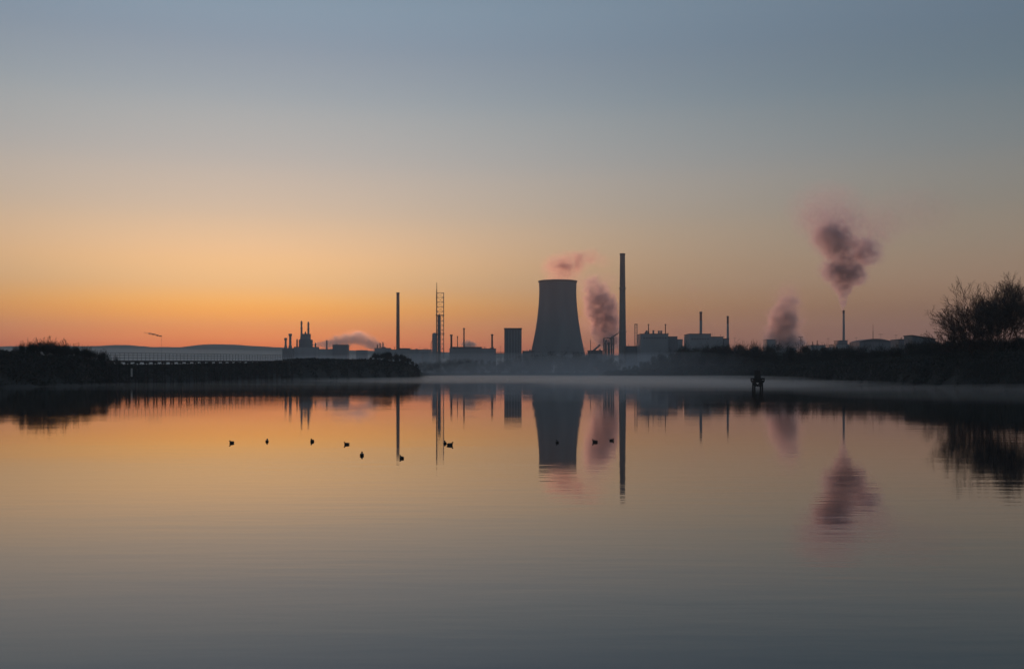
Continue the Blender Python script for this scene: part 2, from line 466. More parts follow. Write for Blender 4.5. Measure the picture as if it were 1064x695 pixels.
# ------------------------------------------------------------------ jetty along the embankment
def jetty():
    px0, px1, d0, d1 = 110, 303, 276, 400
    A = at(px0, d0, 374.6); B = at(px1, d1, 374.8)
    root = empty('jetty', (A.x, A.y, 0), 'long dark piled jetty with a thin handrail running along the embankment', 'jetty')
    def P(t, z=0, off=0): 
        v = A.lerp(B, t); return Vector((v.x-A.x, v.y-A.y+off, v.z+z))
    n = 26
    dk = MB()
    for off in (0, 3.0):
        for i in range(n):
            p, q = P(i/n, 0, off), P((i+1)/n, 0, off)
    p, q = P(0), P(1)
    dk.v += [tuple(p+Vector((0,0,-.45))), tuple(q+Vector((0,0,-.45))), tuple(q+Vector((0,3,-.45))), tuple(p+Vector((0,3,-.45))),
             tuple(p), tuple(q), tuple(q+Vector((0,3,0))), tuple(p+Vector((0,3,0)))]
    dk.f += [(0,3,2,1),(4,5,6,7),(0,1,5,4),(1,2,6,5),(2,3,7,6),(3,0,4,7)]
    dk.build('deck', M['timber'], root)
    for side, off in (('front', .1), ('back', 2.9)):
        r = MB()
        for z in (.8, 1.55, 2.25):
            r.tube(P(0, z, off), P(1, z, off), .05, n=5)
        rail = r.build('handrail', M['steel'], root)
        for i in range(58 if side == 'front' else 0):
            t = i/57; MB().tube(P(t, -.1, off), P(t, 2.3, off), .065, n=5).build('rail_post', M['steel'], rail)
    for i in range(n+1):
        t = min(.999, max(.001, i/n))
        for off in (.35, 2.6):
            b = P(t, -.46, off); MB().tube((b.x, b.y, -1.5), b, .2, .2, 8).build('pile', M['timber'], root)
        b = P(t, -.62, 1.5); MB().box(b.x-.18, b.x+.18, b.y-1.7, b.y+1.7, b.z-.22, b.z+.14).build('cross_beam', M['timber'], root)
        if i < n and i % 2 == 0:
            MB().tube(P(t, -1.0, .35), P(t+1/n, -2.6, .35), .09, n=5).build('brace', M['timber'], root)
    return root
jetty()
def tide_board():
    A = at(110, 276); B = at(303, 400); k = (136.8-CX)/F
    t = (k*A.y-A.x)/((B.x-A.x)-k*(B.y-A.y)); p = A.lerp(B, t); D = p.y-.55
    root = empty('tide_board', (k*D, D, 0), 'short pale tide board fixed upright to the dark jetty piles', 'tide board')
    z0, z1 = CAMH+(HY-391.3)/F*D, CAMH+(HY-382.6)/F*D
    MB().box(-.24, .24, -.04, .04, z0, z1).build('board', M['pale'], root)
    for z in (z0+.3, z1-.3): MB().box(-.34, .34, .045, .75, z-.07, z+.07).build('bracket', M['timber'], root)
tide_board()

# ------------------------------------------------------------------ navigation beacon
def beacon():
    D = 198; m = D/F
    root = empty('navigation_beacon', (at(787.2, D).x, D, 0), 'black piled navigation beacon with a boxy lantern house standing in the river', 'beacon')
    def Z(y): return CAMH+(HY-y)/F*D
    zp = Z(397.0); zt = Z(392.6); w = 1.02
    for sx in (-1, 1):
        for sy in (-1, 1):
            MB().tube((sx*.82, sy*.82, -2), (sx*.74, sy*.74, zp), .18, .16, 8).build('leg', M['timber'], root)
    for sy in (-1, 1):
        for sx in (-1, 1):
            MB().tube((sx*.76, sy*.82, zp-.05), (sx*.06, sy*.82, .75), .15, n=6).build('brace', M['timber'], root)
    for sx in (-1, 1):
        MB().tube((sx*.8, -.76, zp-.3), (sx*.8, .76, .6), .08, n=6).build('brace', M['timber'], root)
    MB().box(-w, w, -w, w, zp-.1, zp+.16).build('platform', M['timber'], root)
    g = MB()
    for sx in (-1, 1):
        for sy in (-1, 1): g.tube((sx*(w+.02), sy*(w+.02), zp+.1), (sx*(w+.05), sy*(w+.05), zt), .1, n=5)
    for k in (0, 1):
        for s in (-1, 1):
            z = zt-.08-k*.02
            if k == 0: g.tube((-w-.12, s*(w+.04), z), (w+.12, s*(w+.04), z), .09, n=6)
            else: g.tube((s*(w+.04), -w-.1, z), (s*(w+.04), w+.1, z), .11, n=6)
    for s in (-1, 1):
        for za, zb_ in ((zp+.17, zp+.40), (zt-.36, zt-.05)):
            g.box(-w-.02, w+.02, s*(w-.03)-.04, s*(w-.03)+.04, za, zb_)
            g.box(s*(w-.03)-.04, s*(w-.03)+.04, -w+.09, w-.09, za+.01, zb_-.01)
    g.build('guard_rail', M['timber'], root)
    h = MB(); h.lathe([(.70, zp+.16), (.64, Z(388)), (.60, Z(384.9))], 8); house = h.build('lantern_house', M['timber'], root)
    MB().box(-.2,.2,-.74,-.63, zp+.22, zp+1.2).build('door', M['timber'], house)
    MB().lathe([(.72, Z(384.9)), (.68, Z(384.4)), (.2, Z(383.6)), (.08, Z(382.8))], 8).build('cap', M['timber'], root)
beacon()

# ------------------------------------------------------------------ ducks
def duck_proto():
    root = empty('duck', (0,0,0), 'x', 'duck', 'ducks on the water')
    def loop(c, rx, rz, n=10, tilt=0):
        return [(c[0]+rx*math.cos(2*math.pi*k/n), c[1]+tilt*math.sin(2*math.pi*k/n), c[2]+rz*math.sin(2*math.pi*k/n)) for k in range(n)]
    mb = MB(); n = 10
    # body along +y (head end), continuous through neck to head
    secs = [((0,-.26,.115),.008,.006,0),((0,-.22,.10),.045,.018,0),((0,-.15,.085),.105,.08,0),((0,-.04,.07),.138,.115,0),((0,.08,.07),.135,.118,0),((0,.15,.085),.105,.105,-.02),
            ((0,.185,.13),.066,.06,-.045),((0,.19,.17),.050,.04,-.04),((0,.195,.20),.048,.034,-.03),((0,.21,.228),.054,.044,-.012),((0,.245,.230),.044,.036,0),((0,.27,.224),.018,.014,0)]
    for c, a, b, t in secs: mb.v += loop(c, a, b, n, t)
    for i in range(len(secs)-1):
        for k in range(n): mb.f.append((i*n+k, i*n+(k+1)%n, (i+1)*n+(k+1)%n, (i+1)*n+k))
    mb.f.append(tuple(range(n))); mb.f.append(tuple((len(secs)-1)*n+k for k in range(n))[::-1])
    mb.build('body', M['feather'], root, True)
    b = MB(); b.v += loop((0,.265,.224),.018,.014,8)+loop((0,.31,.214),.02,.006,8)
    for k in range(8): b.f.append((k,(k+1)%8,8+(k+1)%8,8+k))
    b.f.append(tuple(8+k for k in range(8))); b.build('bill', M['bill'], root, True)
    return root
dk = duck_proto(); DS = .62
DUCKS = [(241,460.3,2.6,'duck farthest from the cooling tower, at the end of the straggling line'),
 (277.5,458.8,.2,'second duck from the far end of the line, swimming alone'),
 (324.5,458.8,3.0,'duck between the lone far pair and the spread group, seen end on'),
 (360.5,461.8,2.0,'duck just beyond the two nearest ducks, turned half sideways'),
 (376,473.2,.1,'slim duck in the second nearest place to the camera, seen end on'),
 (417.5,476.2,.7,'nearest duck of all, just below the tip of a slim chimney reflection'),
 (462.3,460.8,.15,'hindmost of the two ducks swimming close together'),
 (467.2,462.6,-1.3,'foremost of the two ducks swimming close together, seen sideways'),
 (579,459.8,.2,'dark duck swimming on the reflection of the cooling tower'),
 (618.5,459.4,1.1,'duck between the reflections of cooling tower and tall chimney'),
 (635.5,457.8,-1.2,'duck beside the reflection of the tall chimney')]
for i, (px, y, rz, lab) in enumerate(DUCKS):
    D = CAMH*F/(y-HY)
    p = at(px, D); p.z = -.012
    if i == 0:
        dk.scale = (DS,)*3; dk.location = p; dk.rotation_euler = (0,0,rz); dk['label'] = lab
    else: copy_tree(dk, p, rz, lab, (DS*(.9+.05*(i*7%5)),)*3)

# ------------------------------------------------------------------ industry
T_ = {}
class Thing:
    def __init__(s, name, label, cat, px, D, group=None, z0=3.6):
        s.px, s.D, s.z0 = px, D, z0
        p = at(px, D)
        s.o = empty(name, (p.x, D, z0), label, cat, group); T_[name] = s
    def X(s, px): return (px-s.px)*s.D/F
    def Z(s, y): return CAMH+(HY-y)/F*s.D-s.z0
    def m(s, d): return d*s.D/F
    def part(s, name, mb, mt, parent=None, smooth=False, label=None):
        o = mb.build(name, M[mt], parent or s.o, smooth)
        if label: o['label'] = label
        return o
    def block(s, name, x0, x1, ytop, depth, mt, ybot=None, y0=0, parent=None, roof='roofing'):
        """a walled block, with a roof slab proud of it"""
        a, b = s.X(x0), s.X(x1); zt = s.Z(ytop); zb = -2 if ybot is None else s.Z(ybot)
        w = s.part(name, MB().box(a, b, y0, y0+depth, zb, zt-.5), mt, parent)
        if roof: s.part('roof', MB().box(a-.25, b+.25, y0-.25, y0+depth+.25, zt-.5, zt), roof, w)
        return w

def windows(t, wall, x0, x1, y, n, hh=1.6, front=0, mt='roofing'):
    for k in range(n):
        xa = t.X(x0)+(t.X(x1)-t.X(x0))*(k+.2)/n; xb = t.X(x0)+(t.X(x1)-t.X(x0))*(k+.8)/n
        z = t.Z(y); t.part('window', MB().box(xa, xb, front-.06, front+.05, z, z+hh), mt, wall)

# --- cooling tower
t = Thing('cooling_tower', 'broad concrete cooling tower with a flared waist and open top', 'cooling tower', 579.5, 1200)
prof = [(19.7,292.3),(19.45,296),(19.3,301),(19.4,307),(19.75,314),(20.5,323),(21.7,333),(23.2,343),(25.1,353),(27.1,362.5),(28.6,370),(29.6,376)]
outer = [(t.m(r), t.Z(y)) for r, y in reversed(prof)]
inner = [(r-.5, z) for r, z in reversed(outer)]
mb = MB(); mb.lathe(outer+inner, 72, cap=False); n = 72; L_ = len(outer)+len(inner)
for k in range(n): mb.f.append((k, (L_-1)*n+k, (L_-1)*n+(k+1)%n, (k+1)%n))
t.part('shell', mb, 'concrete', smooth=True)
zt = t.Z(292.3); rt = t.m(19.7)
t.part('rim', MB().lathe([(rt+.05, zt-1.4), (rt+.75, zt-1.2), (rt+.75, zt+.25), (rt-.6, zt+.25), (rt-.6, zt+.02)], 72, cap=False), 'old_concrete')
zb = t.Z(376); rb = t.m(29.6)
for k in range(36):
    a = 2*math.pi*k/36
    for s in (-1, 1):
        a2 = a+s*math.pi/36
        t.part('support_leg', MB().tube(((rb-.3)*math.cos(a), (rb-.3)*math.sin(a), zb+.1), ((rb+1.6)*math.cos(a2), (rb+1.6)*math.sin(a2), -.5), .45, n=6), 'concrete')

# --- tall chimney beside it
def chimney(label, px, D, ytop, wt, wb, mt, group=None, band=None, ybot=None, rim=True, n=24):
    c = Thing('chimney', label, 'chimney', px, D, group)
    zt = c.Z(ytop); rt, rb = c.m(wt)/2, c.m(wb)/2
    zb = -1 if ybot is None else c.Z(ybot)
    if band:
        zm = zt-c.m(band[0]); rm = rt+(rb-rt)*(zt-zm)/(zt-zb)
        c.part('shaft', MB().lathe([(rb, zb), (rm, zm)], n), mt, smooth=False)
        c.part('upper_shaft', MB().lathe([(rm*.99, zm+.01), (rt, zt)], n), band[1])
    else:
        c.part('shaft', MB().lathe([(rb, zb), ((rb+rt)/2*.985, (zb+zt)/2), (rt, zt)], n), mt)
    if rim: c.part('rim', MB().lathe([(rt*1.03, zt-c.m(1.6)), (rt*1.12, zt-c.m(1.2)), (rt*1.12, zt+.1), (rt*.8, zt+.12)], n), 'roofing')
    return c
c = chimney('tallest chimney, a broad tapering concrete stack beside the cooling tower', 646.8, 1150, 263.6, 5.2, 8.2, 'old_concrete')
for y in (300, 345):
    rr = c.m(5.2+(8.2-5.2)*(y-263)/124)/2
    c.part('gallery', MB().lathe([(rr-.1, c.Z(y)), (rr+.9, c.Z(y)), (rr+.9, c.Z(y)+.9), (rr-.1, c.Z(y)+.9)], 24), 'steel')
lad = MB().box(-.35, .35, -c.m(8.2)/2-.5, -c.m(8.2)/2-.2, 0, c.Z(346))
chimney('slender lone chimney between the refinery columns and the lattice mast', 413.5, 1500, 304, 3.1, 4.2, 'brick')
chimney('two coloured chimney of middle height rising behind the stepped boiler hall', 728.2, 1075, 324, 2.6, 3.4, 'cladding', band=(9, 'red_brick'))
chimney('slim chimney with a rusty top at the end of the stepped boiler hall', 756.2, 1080, 328.5, 2.0, 3.0, 'cladding', band=(8, 'rust'))

# --- steaming chimney with its boiler house
t = Thing('boiler_house', 'small stepped boiler house around the foot of the steaming chimney', 'building', 876.5, 1150)
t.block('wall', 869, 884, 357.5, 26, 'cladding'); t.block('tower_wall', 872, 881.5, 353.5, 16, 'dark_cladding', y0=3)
t.block('annexe_wall', 884.4, 888, 360.5, 14, 'cladding', y0=2)
t.part('vent_pipe', MB().cyl(t.X(871), 2, t.Z(358), t.Z(354.6), .5, .5, 8), 'steel')
c = chimney('steaming chimney with a slim shaft and dark tip rising from the small boiler house', 876.6, 1161, 322.4, 2.1, 3.2, 'cladding', band=(3.5, 'roofing'))
# --- bunker block
t = Thing('silo_block', 'plain windowless block tower standing beside the cooling tower', 'building', 533, 1210)
w = t.block('wall', 524, 542, 341.5, 20, 'dark_cladding')
for k in range(6):
    x = t.X(525.6+k*2.95); t.part('pilaster', MB().box(x-.5, x+.5, -.4, .05, -1, t.Z(343)), 'cladding', w)
t.part('parapet', MB().box(t.X(523.6), t.X(542.4), -.6, -.3, t.Z(342.2), t.Z(340.8)), 'roofing')
t = Thing('low_works_building', 'low dark works building by the lakeside, just beside the cooling tower foot', 'building', 548, 1150)
t.block('wall', 543, 555, 364.5, 14, 'dark_cladding'); t.block('annexe_wall', 555.4, 566, 370, 12, 'cladding', y0=1)

# --- lattice flare mast and columns
def lattice(t, x0, x1, ytop, ybot, w, mt='steel', nlev=9, name='lattice_frame', r=.16, parent=None, yc=0):
    a, b = t.X(x0), t.X(x1); z0 = t.Z(ybot); z1 = t.Z(ytop); mb = MB()
    cs = [(a, yc-w/2), (b, yc-w/2), (b, yc+w/2), (a, yc+w/2)]
    for x, y in cs: mb.tube((x, y, z0), (x, y, z1), r*1.5, n=5)
    for k in range(nlev+1):
        z = z0+(z1-z0)*k/nlev
        for i in range(4):
            p, q = cs[i], cs[(i+1)%4]
            mb.tube((p[0],p[1],z), (q[0],q[1],z), r, n=4)
            if k < nlev:
                zn = z0+(z1-z0)*(k+1)/nlev
                if (k+i) % 2: mb.tube((p[0],p[1],z), (q[0],q[1],zn), r*.8, n=4)
                else: mb.tube((q[0],q[1],z), (p[0],p[1],zn), r*.8, n=4)
    return t.part(name, mb, mt, parent)
t = Thing('flare_mast', 'tall lattice mast with a spire and ladder frame, tallest thing among the columns', 'mast', 456, 1300)
lattice(t, 453.6, 461, 304.3, 372, 6, nlev=14, r=.22)
t.part('flare_pipe', MB().lathe([(.75, -1), (.7, t.Z(304)), (.42, t.Z(300)), (.36, t.Z(294.4)), (.2, t.Z(294))], 10, x=t.X(454), y=-3.2), 'rust')
t.part('inner_column', MB().lathe([(2.1, -1), (2.1, t.Z(329)), (1.2, t.Z(327)), (.5, t.Z(326.4))], 14, x=t.X(456.3)), 'steel')
t.part('gallery', MB().box(t.X(453)-.4, t.X(461.6), -3.7, 3.7, t.Z(327.6), t.Z(327.2)), 'steel')
t.part('gallery', MB().box(t.X(453)-.4, t.X(461.6), -3.7, 3.7, t.Z(346.6), t.Z(346.2)), 'steel')
t = Thing('process_column', 'squat round process column tucked against the lattice mast', 'process column', 451.3, 1290)
t.part('vessel', MB().lathe([(2.9, -1), (2.9, t.Z(348)), (2.4, t.Z(346.6)), (1.2, t.Z(345.8))], 18), 'cladding', smooth=False)
t.part('side_pipe', MB().tube((-4.2, 0, -1), (-4.2, 0, t.Z(356)), .4).tube((-4.2,0,t.Z(356)), (-2.7,0,t.Z(354)), .4), 'steel')

# --- low hall with stacks
t = Thing('pump_hall', 'long low hall with a row of thin stacks on its roof, beside the lattice mast', 'building', 491, 1320)
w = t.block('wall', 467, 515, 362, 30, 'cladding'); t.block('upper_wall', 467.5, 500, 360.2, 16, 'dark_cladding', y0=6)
for x, y, r in ((468.6,347.4,1.25),(475,349,.5),(481.8,340.6,.9),(511.2,347,1.15)):
    s_ = t.part('stack', MB().cyl(t.X(x), 8, t.Z(363), t.Z(y), r*1.1, r, 12), 'rust')
    t.part('cap', MB().cyl(t.X(x), 8, t.Z(y+1.4), t.Z(y)-.05+.1, r*1.5, r*1.5, 12), 'roofing', s_)

# --- refinery cluster far left
t = Thing('refinery_towers', 'pair of stout refinery vessels with wide heads, nearest the jetty rail', 'process column', 299, 1680)
for x, y, r in ((296.8,351,2.0),(301.6,346.6,2.4)):
    v = t.part('vessel', MB().lathe([(r+.9,-1),(r+.7,t.Z(361)),(r*.85,t.Z(358)),(r*.85,t.Z(y+2.4))], 12, x=t.X(x)), 'steel')
    t.part('head', MB().lathe([(r*1.25,t.Z(y+2.4)),(r*1.3,t.Z(y+.3)),(r*.6,t.Z(y))], 12, x=t.X(x)), 'steel', v)
t.block('wall', 294, 305, 362.5, 18, 'dark_cladding', y0=-5)
t = Thing('refinery_unit', 'refinery unit with twin tall columns stepping up to a pair of spires', 'refinery', 317, 1690)
for x, y, r in ((308.7,352,1.2),(313.3,333.2,1.5),(320.4,334.2,1.55),(317.4,344.5,1.3),(327.8,356.2,1.2)):
    v = t.part('column', MB().lathe([(r*1.9,-1),(r*1.7,t.Z(y+20)),(r*1.15,t.Z(y+13)),(r,t.Z(y+4)),(r,t.Z(y+1)),(r*.4,t.Z(y))], 12, x=t.X(x)), 'steel')
    for yy in (y+3, y+8):
        t.part('gallery', MB().cyl(t.X(x), 0, t.Z(yy), t.Z(yy)+.5, r*1.75, r*1.75, 12), 'rust', v)
t.block('frame_wall', 311, 323.5, 352.5, 16, 'dark_cladding', y0=-4, roof=None); t.block('frame_upper', 314, 322, 346.5, 9, 'steel', y0=-1, roof=None)
t.block('wall', 306.5, 330, 360.5, 22, 'cladding', y0=-9)
t = Thing('tank_shed', 'low flat shed with one short stack, under the drifting pale smoke', 'building', 350, 1650)
t.block('wall', 345.5, 360.5, 358, 22, 'dark_cladding'); t.block('lower_wall', 330, 345.2, 362.5, 18, 'cladding', y0=2)
t.part('stack', MB().cyl(t.X(338.6), 8, t.Z(364), t.Z(353.2), 1.3, 1.2, 10), 'steel')
t = Thing('stack_shed', 'low shed crowned by three stub stacks, just behind the embankment end', 'building', 395, 1480)
t.block('wall', 389, 405, 361.5, 18, 'cladding')
for x, y in ((391.6,357.8),(394.4,356.2),(397.4,355.4)): t.part('stack', MB().cyl(t.X(x), 6, t.Z(363), t.Z(y), .9, .8, 10), 'rust')
t = Thing('warehouse', 'long low warehouse running behind the lone slender chimney', 'building', 426, 1450)
t.block('wall', 406, 447, 363, 30, 'cladding'); t.block('upper_wall', 413, 425, 361.6, 12, 'dark_cladding', y0=8)

# --- process frame between tower and chimney
t = Thing('process_frame', 'open steel process frame in front of the dark smoke, between cooling tower and tall chimney', 'steel frame', 633, 1165)
lattice(t, 627.5, 637.5, 351, 375, 9, nlev=4, name='frame', r=.28)
for k, y in enumerate((351, 357, 363, 369)): t.part('floor_deck', MB().box(t.X(627.3), t.X(637.7), -4.8, 4.8, t.Z(y)-.25, t.Z(y)), 'steel')
for x, r, y in ((629.5,1.2,353),(632.5,1.5,355),(635.4,1.1,349.5)): t.part('vessel', MB().lathe([(r,-1),(r,t.Z(y+1)),(r*.4,t.Z(y))], 12, x=t.X(x)), 'cladding')
t = Thing('vent_mast', 'thin vent mast with a low pump house at the foot of the cooling tower', 'mast', 614, 1170)
t.part('mast', MB().cyl(t.X(613.6), 0, -1, t.Z(353), .5, .35, 8), 'steel'); t.block('wall', 611.5, 626.5, 364, 12, 'dark_cladding', y0=2)
t.part('conveyor', MB().tube((t.X(616), 4, t.Z(365)), (t.X(624), 4, t.Z(358)), 1.1, n=8), 'cladding')
t = Thing('conveyor_bridge', 'sloping conveyor bridge climbing to the tall chimney from the steel frame', 'conveyor', 640, 1172)
t.part('gantry', MB().tube((t.X(634), 8, t.Z(352)), (t.X(643.4), 8, t.Z(345.5)), .8, n=6), 'steel')
t.part('trestle', MB().tube((t.X(638), 8, -1), (t.X(638), 8, t.Z(349.5)), .35, n=6), 'steel')
t = Thing('lattice_tower', 'small open lattice tower just past the tall chimney', 'lattice tower', 660.8, 1160)
lattice(t, 659.6, 662.0, 337.4, 372, 2.8, nlev=12, name='frame', r=.14)
t.part('lamp_head', MB().box(t.X(659.3), t.X(662.3), -1.6, 1.6, t.Z(337.4), t.Z(336.6)), 'steel')
t = Thing('low_link_building', 'low link building joining the tall chimney to the vented works', 'building', 657, 1140)
t.block('wall', 650.6, 665.6, 359.5, 20, 'dark_cladding')

# --- vented works
t = Thing('vented_works', 'big stepped works building with a row of roof vents and two thin flues', 'building', 688, 1100)
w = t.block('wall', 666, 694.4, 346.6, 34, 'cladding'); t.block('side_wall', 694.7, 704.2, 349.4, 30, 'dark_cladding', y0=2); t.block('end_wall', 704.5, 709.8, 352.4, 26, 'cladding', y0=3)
for x, y in ((673.2,343.6),(680.2,343.4),(686,343.8),(688.4,343.8)):
    v = t.part('roof_vent', MB().cyl(t.X(x), 10, t.Z(346.6), t.Z(y), 1.1, 1.0, 12), 'steel'); t.part('cowl', MB().cyl(t.X(x), 10, t.Z(y), t.Z(y)+.7, 1.5, 1.0, 12), 'steel', v)
t.part('roof_vent', MB().box(t.X(672), t.X(676.5), 14, 18, t.Z(346.6), t.Z(344.2)), 'steel')
for x in (675.4, 693.2):
    v = t.part('flue', MB().cyl(t.X(x), 12, t.Z(347.5), t.Z(336.4), .55, .5, 10), 'rust'); t.part('cap', MB().cyl(t.X(x), 12, t.Z(337.4), t.Z(336.2), .85, .85, 10), 'roofing', v)
windows(t, w, 668, 693, 352, 9)
# --- stepped boiler hall
t = Thing('boiler_hall', 'stepped boiler hall with a taller end, between the vented works and the beacon', 'building', 735, 1050)
w = t.block('wall', 716.6, 738.6, 346.6, 34, 'cladding'); t.block('lower_wall', 738.9, 752, 349.6, 30, 'cladding', y0=2)
t.block('stair_wall', 752.3, 757.4, 351.6, 14, 'dark_cladding', y0=-1)
windows(t, w, 718, 737, 353, 7)
t = Thing('low_store', 'low store hidden in haze between the vented works and the boiler hall', 'building', 713, 1090)
t.block('wall', 709.9, 716.4, 359.5, 16, 'dark_cladding')
# --- right hand cluster
t = Thing('mast_pole', 'tall dark pole with a crossbar near the grey steam cloud', 'mast', 832, 900)
t.part('pole', MB().cyl(0,0,-1,t.Z(350),.28,.2,8), 'rust'); t.part('crossbar', MB().box(t.X(829.6), t.X(834.4), -.2,.2,t.Z(350.6),t.Z(350)), 'rust'); t.part('lower_bar', MB().box(t.X(830.2), t.X(833.8), -.2,.2,t.Z(354),t.Z(353.5)), 'rust')
t = Thing('steam_house', 'squat grey block half hidden in its own steam cloud', 'building', 801, 1180)
t.block('wall', 796.6, 806, 352.5, 16, 'cladding'); t.block('long_wall', 806.3, 828, 361, 20, 'cladding', y0=2)
t = Thing('low_factory', 'low factory with two small roof stacks between the steam cloud and the steaming chimney', 'building', 850, 1050)
t.block('wall', 842.5, 858, 358.4, 18, 'cladding'); t.block('annexe_wall', 858.3, 866, 361, 12, 'dark_cladding', y0=1)
for x, y in ((846.2,354.5),(851,353.4)): t.part('stack', MB().cyl(t.X(x), 6, t.Z(360), t.Z(y), .5, .45, 8), 'rust')
t = Thing('arched_hall', 'wide hall with a shallow arched roof and a tall roof mast', 'building', 910, 900)
a, b = t.X(893), t.X(927)
w = t.part('wall', MB().box(a, b, 0, 26, -2, t.Z(355.2)), 'dark_cladding')
pts = [(a-.3, t.Z(355.2)+.01)]+[(a-.3+(b-a+.6)*k/12, t.Z(355.1)+t.m(3.2)*math.sin(math.pi*k/12)**.8+.02) for k in range(0, 13)]+[(b+.3, t.Z(355.2)+.01)]
t.part('roof', MB().prism(pts[1:-1], -.3, 26.3), 'roofing', w)
t.part('mast', MB().cyl(t.X(908.8), 4, t.Z(356), t.Z(344), .32, .28, 8).cyl(t.X(908.8), 4, t.Z(344), t.Z(336.4), .18, .12, 8), 'rust')
t.part('aerial', MB().cyl(t.X(917.4), 5, t.Z(355), t.Z(347), .09, .08, 6).box(t.X(915), t.X(919.6), 4.9, 5.1, t.Z(347.4), t.Z(347)), 'steel')
t = Thing('sloped_shed', 'shed with a single sloping roof beside the bare trees', 'building', 956, 560, z0=4)
poly = [(t.X(948), -2), (t.X(972), -2), (t.X(972), t.Z(352.4)), (t.X(948), t.Z(348.9))]
w = t.part('wall', MB().prism(poly, 0, 12), 'dark_cladding')
t.part('roof', MB().prism([(t.X(947.4), t.Z(348.9)+.02), (t.X(972.6), t.Z(352.5)+.02), (t.X(972.6), t.Z(352.0)+.1), (t.X(947.4), t.Z(348.2)+.1)], -.5, 12.5), 'roofing', w)
t = Thing('flat_shed', 'low flat roofed shed adjoining the sloping roof shed', 'building', 941, 640, z0=4)
t.block('wall', 934, 947, 352.4, 14, 'dark_cladding'); t.part('vent_pipe', MB().cyl(t.X(939), 5, t.Z(353), t.Z(351), .2, .2, 8), 'steel')

# --- roof clutter: what makes the works' skyline ragged
def clutter(name_px, x0, x1, y, seed, n=5, depth=10):
    tt = name_px; random.seed(seed)
    for k in range(n):
        x = random.uniform(x0, x1); q = random.random(); X = tt.X(x); Z = tt.Z(y); m_ = tt.m(1)
        if q < .35: tt.part('roof_unit', MB().box(X-m_*random.uniform(.5,1.3), X+m_*random.uniform(.5,1.3), 3+k*.1, depth-1, Z-.3, Z+m_*random.uniform(.5,1.4)), 'steel')
        elif q < .6: tt.part('vent_pipe', MB().cyl(X, 3+k*.5, Z-.4, Z+m_*random.uniform(1.2,3.2), m_*.22, m_*.2, 8), 'rust')
        elif q < .8: tt.part('pole', MB().cyl(X, 2+k*.5, Z-.4, Z+m_*random.uniform(2.5,5), m_*.10, m_*.07, 6), 'steel')
        else:
            a_, b_ = X-m_*2, X+m_*2; zz = Z+m_*.9
            tt.part('roof_pipe', MB().tube((a_,4,zz),(b_,4,zz),m_*.2,n=6).tube((a_,4,Z-.3),(a_,4,zz),m_*.18,n=6).tube((b_,4,Z-.3),(b_,4,zz),m_*.18,n=6), 'rust')
for tt, x0, x1, y, n in ((T_['low_works_building'],544,554,364.5,4),(T_['pump_hall'],486,514,361.8,7),(T_['tank_shed'],331,359,360,5),(T_['warehouse'],407,446,363,8),(T_['vented_works'],667,708,348,7),(T_['boiler_hall'],718,751,348.5,6),
        (T_['low_link_building'],652,664,359.5,3),(T_['low_factory'],843,865,359.5,4),(T_['boiler_house'],869,887,358.5,5),(T_['stack_shed'],390,404,361.5,3),(T_['steam_house'],807,827,361,4),(T_['refinery_unit'],307,329,359,5),(T_['vent_mast'],613,626,364,4),(T_['flat_shed'],935,946,352.4,3)):
    clutter(tt, x0, x1, y, int(x0), n)
# storage tanks, pipe rack, lamp posts
def storage_tank(label, px, D, w, ytop):
    q = Thing('storage_tank', label, 'tank', px, D, 'storage tanks by the warehouse'); r = q.m(w)/2; zt_ = q.Z(ytop)
    v = q.part('shell', MB().lathe([(r,-1),(r,zt_-r*.18),(r*.7,zt_-r*.06),(0.05,zt_)], 24), 'cladding')
    q.part('stair_rail', MB().lathe([(r*.98,zt_-r*.18),(r*1.03,zt_-r*.18),(r*1.03,zt_-r*.18+1.1),(r*.98,zt_-r*.18+1.1)], 24), 'steel', v)
storage_tank('squat domed storage tank just behind the bushy embankment end', 430, 1360, 11, 364.6)
storage_tank('smaller domed storage tank tucked between the squat one and the process column', 442, 1370, 8.5, 366)
storage_tank('domed storage tank between the stub stack shed and the drifting pale smoke', 376, 1500, 12, 363.6)
t = Thing('pipe_rack', 'low pipe rack on trestles running from the pump hall to the silo block', 'pipe rack', 519.5, 1240)
for z_ in (366.2, 367.4): t.part('pipe', MB().tube((t.X(514), 0, t.Z(z_)), (t.X(524.3), 0, t.Z(z_)), .35, n=8), 'rust')
for x in (515, 518, 521, 523.6): t.part('trestle', MB().box(t.X(x)-.2, t.X(x)+.2, -.8, .8, -1, t.Z(366.6)), 'steel')
for i, (px, D, yt_, lab) in enumerate([(339.5,1500,361,'lamp post among the far sheds beside the pale smoke trail'),(363.5,1500,359.5,'lamp post standing over the domed tank next to the pale smoke'),(520.2,1190,360,'lamp post beside the pipe rack and the silo block'),(559.5,1120,366,'short lamp post in front of the cooling tower foot'),(607.6,1130,362,'lamp post at the skirt of the cooling tower, facing the dark smoke'),
        (712.5,1020,354,'lamp post in the gap between vented works and boiler hall'),(763.5,1000,351.5,'lamp post just past the slim rusty chimney'),(860.5,900,352,'lamp post between the low factory and the steaming chimney'),(889.6,880,351,'lamp post between boiler house and the arched hall'),(931,820,348.5,'lamp post between the arched hall and the sheds')]):
    q = Thing('lamp_post', lab, 'lamp post', px, D, 'lamp posts of the works')
    q.part('pole', MB().cyl(0,0,-1,q.Z(yt_),.16,.11,6), 'steel'); q.part('lamp_head', MB().box(-1.1,1.1,-.25,.25,q.Z(yt_),q.Z(yt_)+.3), 'steel')

